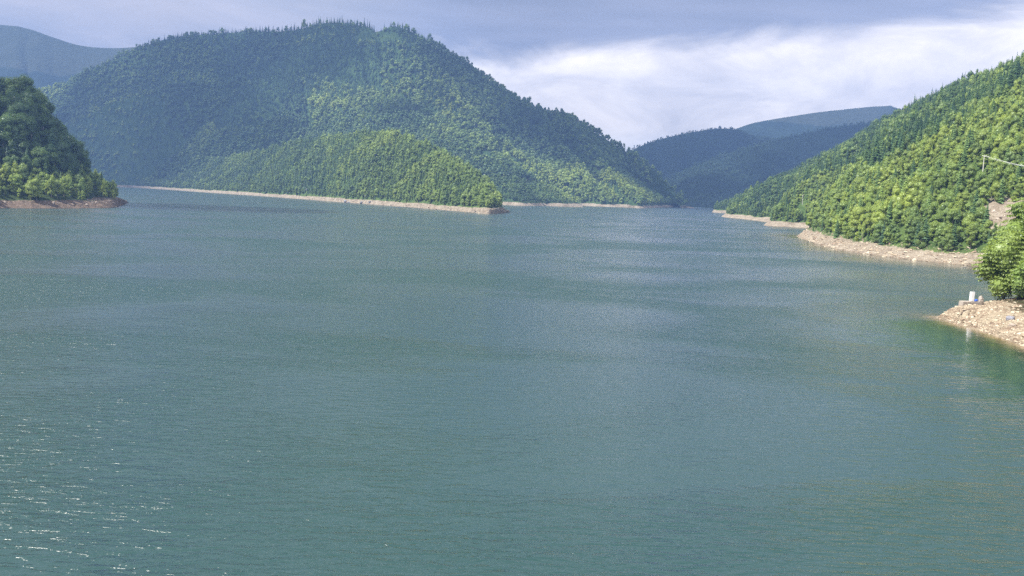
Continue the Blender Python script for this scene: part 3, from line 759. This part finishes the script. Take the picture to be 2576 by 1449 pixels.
P_SF = proto_set('mountain', 1, S_FAR, 830, "dark spruce on the mountain below its summit", "spruce_tree", "trees on the mountain")

def wood(name, rows, pb, ps, label, seed, zs=1.0):
    rng = np.random.default_rng(seed); n = len(rows)
    me = bpy.data.meshes.new(name); me.vertices.add(n); me.vertices.foreach_set('co', rows[:, :3].astype(np.float32).ravel())
    pr = np.where(rows[:, 4] < .5, rng.integers(0, len(pb), n), len(pb) + rng.integers(0, len(ps), n)).astype(np.int32)
    me.attributes.new('proto', 'INT', 'POINT').data.foreach_set('value', pr)
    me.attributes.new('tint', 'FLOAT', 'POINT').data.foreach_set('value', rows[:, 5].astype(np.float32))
    rot = np.zeros((n, 3), np.float32); rot[:, 2] = rng.uniform(0, 6.28, n); rot[:, :2] = rng.normal(0, 0.03, (n, 2))
    me.attributes.new('rot', 'FLOAT_VECTOR', 'POINT').data.foreach_set('vector', rot.ravel())
    s = np.repeat(rows[:, 3:4], 3, 1).astype(np.float32); s[:, :2] *= rng.uniform(.85, 1.2, (n, 1)); s[:, 2] *= rng.uniform(.85, 1.2, n) * zs
    me.attributes.new('scl', 'FLOAT_VECTOR', 'POINT').data.foreach_set('vector', s.ravel())
    o = tag(link(name, me), label, 'forest', None, 'stuff')
    ng = bpy.data.node_groups.new(name, 'GeometryNodeTree')
    ng.interface.new_socket('Geometry', in_out='INPUT', socket_type='NodeSocketGeometry')
    ng.interface.new_socket('Geometry', in_out='OUTPUT', socket_type='NodeSocketGeometry')
    N = ng.nodes; gi = N.new('NodeGroupInput'); go = N.new('NodeGroupOutput'); jn = N.new('GeometryNodeJoinGeometry')
    def attr(nm, ty):
        a = N.new('GeometryNodeInputNamedAttribute'); a.data_type = ty; a.inputs[0].default_value = nm; return a.outputs[0]
    ap, ar, as_ = attr('proto', 'INT'), attr('rot', 'FLOAT_VECTOR'), attr('scl', 'FLOAT_VECTOR')
    e2r = N.new('FunctionNodeEulerToRotation'); ng.links.new(ar, e2r.inputs[0])
    m2p = N.new('GeometryNodeMeshToPoints'); ng.links.new(gi.outputs[0], m2p.inputs[0])
    for k, po in enumerate(pb + ps):
        oi = N.new('GeometryNodeObjectInfo'); oi.inputs[0].default_value = po; oi.transform_space = 'ORIGINAL'
        cmp_ = N.new('FunctionNodeCompare'); cmp_.data_type = 'INT'; cmp_.operation = 'EQUAL'
        ng.links.new(ap, cmp_.inputs[2]); cmp_.inputs[3].default_value = k
        ip = N.new('GeometryNodeInstanceOnPoints')
        ng.links.new(m2p.outputs[0], ip.inputs['Points']); ng.links.new(cmp_.outputs[0], ip.inputs['Selection'])
        ng.links.new(oi.outputs['Geometry'], ip.inputs['Instance']); ng.links.new(e2r.outputs[0], ip.inputs['Rotation']); ng.links.new(as_, ip.inputs['Scale'])
        ng.links.new(ip.outputs[0], jn.inputs[0])
    ng.links.new(jn.outputs[0], go.inputs[0])
    md = o.modifiers.new('wood', 'NODES'); md.node_group = ng
    return o
def rest(keys):
    return np.concatenate([np.delete(sc[k], sorted(picked.get(k, [])), axis=0) for k in keys])
wood("headland_forest", rest(['headland']), P_BM, P_SM, "sunlit young spruce and broadleaf wood covering the middle headland", 1)
wood("hillside_forest", rest(['hillside', 'promontory']), P_BM, P_SM, "sunlit green wood covering the right hillside and the back of the left promontory", 2)
wood("mountain_forest", rest(['mountain', 'spur5', 'spur6', 'spur7']), P_BF, P_SF, "dark mixed forest covering the high mountain and its spurs", 3)
wood("far_forest", rest(['far8', 'far9']), P_BF, P_SF, "blue distant forest on the mountains beyond the end of the lake", 4)

# ------------------------------------------------------------------ near trees on the stony point
NEAR = [broadleaf(700, H=15.5, Wd=5.2, lobes=20, nleaf=15000, size=0.42, low=0.0, layered=0.5), broadleaf(701, H=19.0, Wd=6.0, lobes=22, nleaf=17000, size=0.42, low=0.0, layered=0.5), broadleaf(702, H=12.0, Wd=4.6, lobes=16, nleaf=11000, size=0.42, low=0.0, layered=0.4)]
NEAR_M = hi_meshes(NEAR, M_LEAF, "beech")
def near_tree(k, px, y, s, rz, tint, label):
    x = float(S(px, 750, y)[0]); z, l, _ = ground(x, y)
    r = bpy.data.objects.new("broadleaf_tree", None); COL.objects.link(r)
    r.location = (x, y, z - .3); r.rotation_euler = (0, 0, rz); r.scale = (s, s, s)
    a = link("trunk", NEAR_M[k][0], r); b = link("crown", NEAR_M[k][1], r); b['tint'] = tint
    tag(r, label, 'tree', "trees on the stony point")
near_tree(0, 2524, 212, 1.18, 0.4, 0.80, "leafy beech reaching low over the water behind the white cabinet")
near_tree(1, 2590, 217, 1.42, 2.1, 0.72, "taller leafy beech at the frame edge on the stony point")
near_tree(2, 2590, 203, 0.95, 4.0, 0.66, "low leafy beech above the grey boulder on the stony point")
near_tree(1, 2690, 226, 1.3, 5.0, 0.8, "tall beech behind the others on the stony point, mostly outside the frame")
for px_, y_, s_ in ((2760, 196, 1.0), (2860, 176, 1.1), (2960, 160, 1.0)):
    near_tree(2, px_, y_, s_, px_, 0.6, "leafy beech farther along the stony point, beyond the frame edge")

# ------------------------------------------------------------------ rocks
def rock_mat(name, stops, sc=1.0):
    m, t = mat(name)
    pos = t.n('ShaderNodeNewGeometry'); n = t.noise(pos.outputs['Position'], 2.0 * sc, 5, 0.65)
    f = t.math('ADD', t.math('MULTIPLY', n, 0.6), t.math('MULTIPLY', pos.outputs['Random Per Island'], 0.4))
    bp = t.n('ShaderNodeBump', {'Height': n, 'Distance': 0.25, 'Strength': 0.8})
    t.n('ShaderNodeOutputMaterial', {0: t.n('ShaderNodeBsdfPrincipled', {'Base Color': t.ramp(f, stops), 'Roughness': 0.9, 'Normal': bp.outputs[0]})})
    return m
M_ROCK = rock_mat("pale_rock", [(0.25, (0.16, 0.10, 0.07)), (0.42, (0.29, 0.22, 0.15)), (0.6, (0.38, 0.32, 0.23)), (0.75, (0.52, 0.46, 0.35))])
M_ROCK_G = rock_mat("grey_rock", [(0.3, (0.09, 0.09, 0.10)), (0.6, (0.22, 0.22, 0.25))])
M_ROCK_B = rock_mat("brown_rock", [(0.3, (0.14, 0.10, 0.08)), (0.6, (0.42, 0.36, 0.30))])
def rubble(name, P, sizes, material, label, seed, flat=0.55):
    rng = np.random.default_rng(seed); g = Geo()
    for p, s in zip(P, sizes):
        a = rng.uniform(0, 6.28); ca, sa = math.cos(a), math.sin(a)
        v = ICO_V * (1 + 0.28 * rng.normal(size=(12, 1))) * [s * rng.uniform(.8, 1.5), s, s * flat * rng.uniform(.7, 1.3)]
        v = v @ np.array([[ca, sa, 0], [-sa, ca, 0], [0, 0, 1]])
        v[:, 2] += v[:, 0] * rng.normal(0, .25)
        g.add(v + p, ICO_F)
    return tag(link(name, g.mesh(name, material)), label, 'rubble', None, 'stuff')
rg = np.random.default_rng(8)
def on_land(li, n, fx, fy, cond):
    out = []
    while len(out) < n:
        x, y = fx(rg), fy(rg); z, l, _ = ground(x, y)
        if l == li and cond(x, y, z): out.append((x, y, z))
    return np.array(out)
P = on_land(i_bank, 7000, lambda r: r.uniform(90, 150), lambda r: r.uniform(140, 222), lambda x, y, z: -0.25 < z < 2.2 + rg.exponential(0.9))
rubble("rubble", P, 0.05 + 0.11 * rg.pareto(2.6, len(P)).clip(0, 3.2), M_ROCK, "loose pale stones strewn over the near stony point", 1)
P = on_land(i_right, 3600, lambda r: r.uniform(175, 260), lambda r: r.uniform(330, 690), lambda x, y, z: -0.2 < z < 7)
rubble("rubble", P, 0.14 + 0.22 * rg.pareto(2.6, len(P)).clip(0, 4), M_ROCK, "loose pale stones along the foot of the right hillside", 2)
P = on_land(i_right, 420, lambda r: r.uniform(235, 260), lambda r: r.uniform(376, 434), lambda x, y, z: np.hypot((x - 243) / 13, (y - 403) / 28) < 1)
rubble("rubble", P, 0.16 + 0.22 * rg.pareto(2.4, len(P)).clip(0, 3), M_ROCK_B, "broken brown stones on the landslip scar of the right hillside", 3, .8)
P = on_land(i_head, 1500, lambda r: r.uniform(-420, 10), lambda r: r.uniform(960, 1600), lambda x, y, z: -0.2 < z < 6)
rubble("rubble", P, 0.3 + 0.4 * rg.pareto(2.6, len(P)).clip(0, 3), M_ROCK, "loose stones along the bare shore of the headland", 4)
P = on_land(i_prom, 700, lambda r: r.uniform(-520, -330), lambda r: r.uniform(620, 1000), lambda x, y, z: -0.2 < z < 6)
rubble("rubble", P, 0.2 + 0.28 * rg.pareto(2.6, len(P)).clip(0, 3), M_ROCK_B, "loose stones along the reddish shore of the left promontory", 5)
def boulder(x, y, r, material, label, seed, group=None, sq=(1.2, 0.9, 0.7), up=0.25):
    rng = np.random.default_rng(seed); z = max(ground(x, y)[0], -.1)
    v = ICO3_V.copy(); k = np.ones(len(v))
    for _ in range(9):                          # flat cleavage faces
        d = rng.normal(size=3); d /= np.linalg.norm(d); h = rng.uniform(.62, .9)
        e = v @ d; v = np.where((e > h)[:, None], v - (e - h)[:, None] * d, v)
    v = v * np.array(sq) * r * (1 + .03 * rng.normal(size=(len(v), 1)))
    o = link("boulder", mesh_np("boulder", v, [ICO3_F], material), None, (x, y, z + up * r)); o.rotation_euler = (0.1, -0.1, rng.uniform(0, 6))
    return tag(o, label, 'boulder', group)
boulder(*W(2541, 811, 1.2)[:2], 1.05, M_ROCK_G, "blue-grey boulder lying on the near stony bank at the right edge", 1)
boulder(*W(2545, 826, 1.0)[:2], 0.62, M_ROCK_B, "small brown rock just below the blue-grey boulder", 2)
boulder(*W(2505, 779, 2.2)[:2], 0.45, M_ROCK, "pale stone at the foot of the bushy beech on the stony point", 3)
for k, (px, py, r) in enumerate([(868, 509.5, 3.2), (876, 510.5, 2.4), (908, 512.5, 3.0), (920, 512.8, 3.8), (930, 514, 2.6), (770, 501, 2.6)]):
    p = W(px, py); boulder(p[0], p[1] + 4, r, M_ROCK_G, ["tall dark rock in the left clump on the headland shore", "low dark rock in the left clump on the headland shore", "dark rock at the left end of the right clump on the headland shore", "largest dark grey rock on the shore of the headland", "dark rock at the right end of the right clump on the headland shore", "lone dark rock far left on the headland shore"][k], 10 + k, "dark rocks on the headland shore")

# ------------------------------------------------------------------ gauge station on the stony point
def plain(name, col, rough=0.8, noise=0.0, sc=3.0):
    m, t = mat(name)
    n = t.noise(t.n('ShaderNodeTexCoord').outputs['Object'], sc, 5, 0.6)
    c = t.mix(t.math('MULTIPLY', t.smooth(n, .35, .7), noise), rgb(*col), rgb(col[0] * .45, col[1] * .42, col[2] * .38))
    t.n('ShaderNodeOutputMaterial', {0: t.n('ShaderNodeBsdfPrincipled', {'Base Color': c, 'Roughness': rough})})
    return m
M_CONC = plain("weathered_concrete", (0.36, 0.315, 0.27), .9, .6)
M_WHITE = plain("white_paint", (0.80, 0.80, 0.80), .5, .08)
M_BLUE = plain("blue_plastic", (0.05, 0.14, 0.62), .4, .1)
M_STEEL = plain("grey_steel", (0.25, 0.25, 0.26), .5, .2)
BX, BY = float(S(2440, 760, 203)[0]), 203.0
rngb = np.random.default_rng(3)
g = Geo(); g.box((-2.3, -0.75, -2.1), (2.6, 0.9, 0), bev=0.07, jit=0.015, rng=rngb)
slab = link("concrete_slab", g.mesh("concrete_slab", M_CONC), None, (BX, BY, 3.05)); slab.rotation_euler = (0, 0.01, 0.12)
tag(slab, "weathered concrete block on the tip of the stony point", "concrete block")
cab = bpy.data.objects.new("cabinet", None); COL.objects.link(cab); cab.location = (BX + 0.35, BY, 3.05); cab.rotation_euler = (0, 0.03, 0.12)
g = Geo(); g.box((-0.43, -0.36, 0.1), (0.43, 0.36, 2.2), bev=0.03); link("casing", g.mesh("casing", M_WHITE), cab)
g = Geo(); g.box((-0.50, -0.42, 0.0), (0.50, 0.42, 0.1), bev=0.02); link("plinth", g.mesh("plinth", M_CONC), cab)
g = Geo(); g.box((-0.46, -0.39, 2.2), (0.46, 0.39, 2.26), bev=0.02); link("roof", g.mesh("roof", M_WHITE), cab)
g = Geo(); g.box((-0.36, -0.385, 0.2), (0.36, -0.362, 2.1), bev=0.008); dr0 = link("door", g.mesh("door", M_WHITE), cab)
g = Geo(); g.box((0.26, -0.42, 1.05), (0.30, -0.387, 1.25), bev=0.01); link("handle", g.mesh("handle", M_STEEL), dr0)
g = Geo(); g.tube([(0.12, 0, 2.26), (0.12, 0, 2.48)], [0.05, 0.04], 8); g.tube([(0.12, 0, 2.46), (0.12, 0, 2.56)], [0.09, 0.05], 8); link("vent", g.mesh("vent", M_STEEL), cab)
tag(cab, "tall white metal cabinet standing on the concrete block by the water", "cabinet")
bl = bpy.data.objects.new("drum", None); COL.objects.link(bl); bl.location = (BX + 1.3, BY - .1, 3.05 + .27); bl.rotation_euler = (0, math.pi / 2, 0.3)
g = Geo(); g.tube([(0, 0, -.40), (0, 0, -.36), (0, 0, -.15), (0, 0, -.13), (0, 0, .13), (0, 0, .15), (0, 0, .36), (0, 0, .40)], [.24, .27, .27, .285, .285, .27, .27, .24], 18); link("barrel", g.mesh("barrel", M_BLUE, True), bl)
g = Geo(); g.tube([(0.14, 0, .40), (0.14, 0, .45)], [.045, .045], 8); link("cap", g.mesh("cap", M_STEEL), bl)
tag(bl, "small blue plastic drum lying between the white cabinet and a pale rock", "drum")
boulder(BX + 2.65, BY + .1, 1.0, M_CONC, "upright pale lump of rock beside the blue drum", 33, None, (0.72, 0.7, 1.25), 0.95)
g = Geo(); a, b = W(2412, 786, 1.6), W(2440, 774, 2.3)
def gp(p, up=.08): return np.array([p[0], p[1], max(ground(p[0], p[1])[0], -.2) + up])
a, b = gp(a), gp(b); m_ = (a + b) / 2; m_[2] = max(m_[2], gp(m_)[2]) + .05
M_LOG = plain("dark_wet_wood", (0.07, 0.05, 0.04), .8, .3)
g.tube([a - a, m_ - a, b - a], [.05, .10, .08], 7); lg = link("driftwood_log", g.mesh("driftwood_log", M_LOG), None, a)
tag(lg, "dark thin driftwood log on the stony point below the concrete block", "log")
g = Geo(); a, b = gp(W(2438, 664, 1.5)), gp(W(2416, 661, 2.0)); g.tube([a - a, (b - a) * .5 + [0, 0, .2], b - a], [.12, .16, .10], 7)
tag(link("driftwood_log", g.mesh("driftwood_log", M_DEAD), None, a), "pale driftwood log on the bank below the right hillside trees", "log")

# ------------------------------------------------------------------ power poles and wire
M_POLE = plain("pale_concrete_pole", (0.62, 0.60, 0.56), .85, .2)
def pole(x, y, h, label):
    z = ground(x, y)[0]
    r = bpy.data.objects.new("utility_pole", None); COL.objects.link(r); r.location = (x, y, z - .3); r.rotation_euler = (0, 0, -0.25)
    g = Geo(); g.tube([(0, 0, 0), (0, 0, h)], [.24, .16], 10); link("shaft", g.mesh("shaft", M_POLE), r)
    g = Geo(); g.box((-1.0, -.08, h - .75), (1.0, .08, h - .6), bev=.02); arm = link("crossarm", g.mesh("crossarm", M_POLE), r)
    for k in (-.9, 0.35, .9):
        g = Geo(); g.tube([(k, 0, h - .6), (k, 0, h - .48), (k, 0, h - .32)], [.05, .11, .05], 8); link("insulator", g.mesh("insulator", M_WHITE), arm)
    tag(r, label, "utility pole", "power poles on the right hillside")
    return np.array([x, y, z - .3 + h - .35])
t1 = pole(259.8, 479.7, 9.6, "pale power pole with a wire, high in the trees of the right hillside")
t2 = pole(311, 928, 11.0, "small distant power pole low on the right hillside near its far end")
g = Geo(); e_ = S(2660, 429, 392)
def wire(A, B, sag, off):
    L = []
    for k in range(25):
        q = k / 24; p = A * (1 - q) + B * q + off; p[2] -= sag * 4 * q * (1 - q); L.append(p - t1)
    g.tube(L, [0.032] * 25, 4, cap=False)
for o_ in (np.array([-.8, .2, 0.0]), np.array([.4, -.1, .05]), np.array([.85, -.2, 0])): wire(t1, e_, 1.2, o_)
tag(link("power_wire", g.mesh("power_wire", plain("pale_wire", (0.75, 0.75, 0.74), .4)), None, t1), "pale sagging wires running right from the power pole", "wire")

# ------------------------------------------------------------------ bare and fallen trees
def snag(p, h, lean, seed, label, name="dead_tree", br=7, r=0.16):
    rng = np.random.default_rng(seed); g = Geo()
    q = [np.array([lean[0] * t_ ** 1.3, lean[1] * t_ ** 1.3, (h ** 2 - lean[0] ** 2 - lean[1] ** 2) ** .5 * t_ * (1.25 - .25 * t_)]) for t_ in np.linspace(0, 1, 8)]
    g.tube(q, np.linspace(r, r * .25, 8), 6)
    tr = link("trunk", g.mesh("trunk", M_DEAD)); gb = Geo()
    for k in range(br):
        t_ = rng.uniform(.35, .95); i = int(t_ * 7); b0 = q[i]; a = rng.uniform(0, 6.28); L = h * .14 * (1.2 - t_) + .5
        gb.tube([b0, b0 + [math.cos(a) * L * .6, math.sin(a) * L * .6, L * .25], b0 + [math.cos(a) * L, math.sin(a) * L, L * .7]], [r * .35, r * .22, r * .1], 4, cap=False)
    root = bpy.data.objects.new(name, None); COL.objects.link(root); root.location = tuple(p)
    tr.parent = root; link("branches", gb.mesh("branches", M_DEAD), root)
    tag(root, label, "tree", "bare dead trees")
for k, (px, y, h, lx, ly, lab) in enumerate([
        (1322, 1990, 20, 3, 0, "tall pale dead trunk on the spur right of the headland"),
        (1262, 2080, 15, -1, 0, "pale dead trunk beside the bare rocks of the spur"),
        (640, 1890, 13, 5, -4, "leaning bare tree on the left of the headland shore"),
        (905, 1352, 12, 7, -4, "curved bare tree bending right over the dark rocks of the headland"),
        (985, 1262, 10, -5, -4, "bare tree leaning left over the headland shore"),
        (1092, 1150, 9, 5, -3, "bare tree leaning right over the headland shore"),
        (1075, 1172, 10, 6, -2, "second bare leaning tree on the headland shore"),
        (95, 668, 8, 3, -3, "white leaning trunk above the red bank of the left promontory"),
        (232, 725, 9, 3, -3, "thin pale trunk slanting down the right of the left promontory"),
        (2180, 470, 6, -2, -1, "small bare tree above the bank of the right hillside")]):
    x = float(S(px, 500, y)[0]); z = ground(x, y)[0]
    snag((x, y, z), h, (lx, ly), 40 + k, lab)
ra = random.Random(4); nsn = 0
crest = resample(np.array([S(*p, 9) for p in sk]), 200)
for k in range(13):
    i = ra.randrange(28, 105); x, y = crest[i][0], crest[i][1] - ra.uniform(0, 40); z = ground(x, y)[0]
    snag((x, y, z), ra.uniform(15, 22), (ra.uniform(-1.5, 1.5), 0), 100 + k, "bare grey trunk among the spruces on the mountain crest", br=5, r=.32)

# ------------------------------------------------------------------ clouds above the haze: they shade the mountain
M_CLOUD, t = mat("cloud_white")
pos = t.n('ShaderNodeNewGeometry').outputs['Position']
ed = t.n('ShaderNodeAttribute', attribute_name='edge').outputs['Fac']
cn = t.noise(t.map(pos, (1, 1, 0.3)), 0.0024, 4, 0.5)
op = t.smooth(t.math('ADD', ed, t.math('MULTIPLY', t.math('SUBTRACT', cn, 0.5), 5.0)), -0.1, 0.75)
df = t.n('ShaderNodeBsdfDiffuse', {'Color': rgb(.85, .85, .87)}); tl = t.n('ShaderNodeBsdfTranslucent', {'Color': rgb(.85, .86, .9)})
mx = t.n('ShaderNodeMixShader', {0: 0.5, 1: df, 2: tl})
t.n('ShaderNodeOutputMaterial', {0: t.n('ShaderNodeMixShader', {0: t.math('MULTIPLY', op, 0.58), 1: t.n('ShaderNodeBsdfTransparent'), 2: mx})})
def cloud(sx, sy, sz, rx, ry, seed, label, alt=1500):
    """cloud whose shadow falls round (sx, sy, sz)"""
    k = (alt - sz) / TO_SUN.z
    c = np.array([sx + TO_SUN.x * k, sy + TO_SUN.y * k, alt])
    n = 48; a = np.linspace(0, 2 * np.pi, n, endpoint=False); rad = np.linspace(0, 1, 14)[1:]
    v = [c + [0, 0, 160], c - [0, 0, 50]]; e = [1, 1]; f3, f4 = [], []
    for side, hz in ((0, 160), (1, -50)):
        for r in rad:
            for t_ in a:
                j = 1 + 0.22 * float(fbm(np.array(math.cos(t_) * 1.6 + seed), np.array(math.sin(t_) * 1.6), seed, 3))
                x, y = rx * r * j * math.cos(t_), ry * r * j * math.sin(t_)
                h = hz * math.sqrt(max(0, 1 - r * r)) * (1 + 0.7 * float(fbm(np.array(x * .004), np.array(y * .004), seed + 3, 3)))
                v.append(c + [x, y, h]); e.append(1 - r)
    for side in (0, 1):
        o_ = 2 + side * 13 * n
        for k_ in range(n):
            tri = [side, o_ + k_, o_ + (k_ + 1) % n]; f3.append(tri if side == 0 else tri[::-1])
            for r in range(12):
                q = [o_ + r * n + k_, o_ + (r + 1) * n + k_, o_ + (r + 1) * n + (k_ + 1) % n, o_ + r * n + (k_ + 1) % n]
                f4.append(q if side == 0 else q[::-1])
    me = mesh_np("cloud", v, [np.array(f3), np.array(f4)], M_CLOUD, smooth=True)
    me.attributes.new('edge', 'FLOAT', 'POINT').data.foreach_set('value', np.array(e, np.float32))
    tag(link("cloud", me), label, 'cloud', None, 'stuff')
cloud(-560, 2830, 350, 1500, 560, 1, "wide grey cloud over the mountain")
cloud(340, 2350, 160, 340, 400, 2, "grey cloud over the mountain's right flank")
cloud(1300, 3600, 150, 1300, 700, 3, "grey cloud over the far end of the lake")

cloud(-470, 800, 60, 250, 130, 4, "small cloud added out of view to shade the left promontory")  # unseen cloud put in to darken the promontory's camera-facing slope

# ------------------------------------------------------------------ haze
g = Geo(); g.box((-9000, -700, -16), (9000, 8200, 1120), bev=1)
M_HAZE = bpy.data.materials.new("haze_air"); M_HAZE.use_nodes = True
t = NT(M_HAZE.node_tree)
pv = t.n('ShaderNodeVolumePrincipled', {'Color': rgb(0.18, 0.31, 0.63), 'Density': 1.75e-4, 'Anisotropy': 0.1})
ou = t.n('ShaderNodeOutputMaterial'); t.t.links.new(pv.outputs[0], ou.inputs['Volume'])
tag(link("haze", g.mesh("haze", M_HAZE)), "thin blue haze over the lake", None, None, 'stuff')
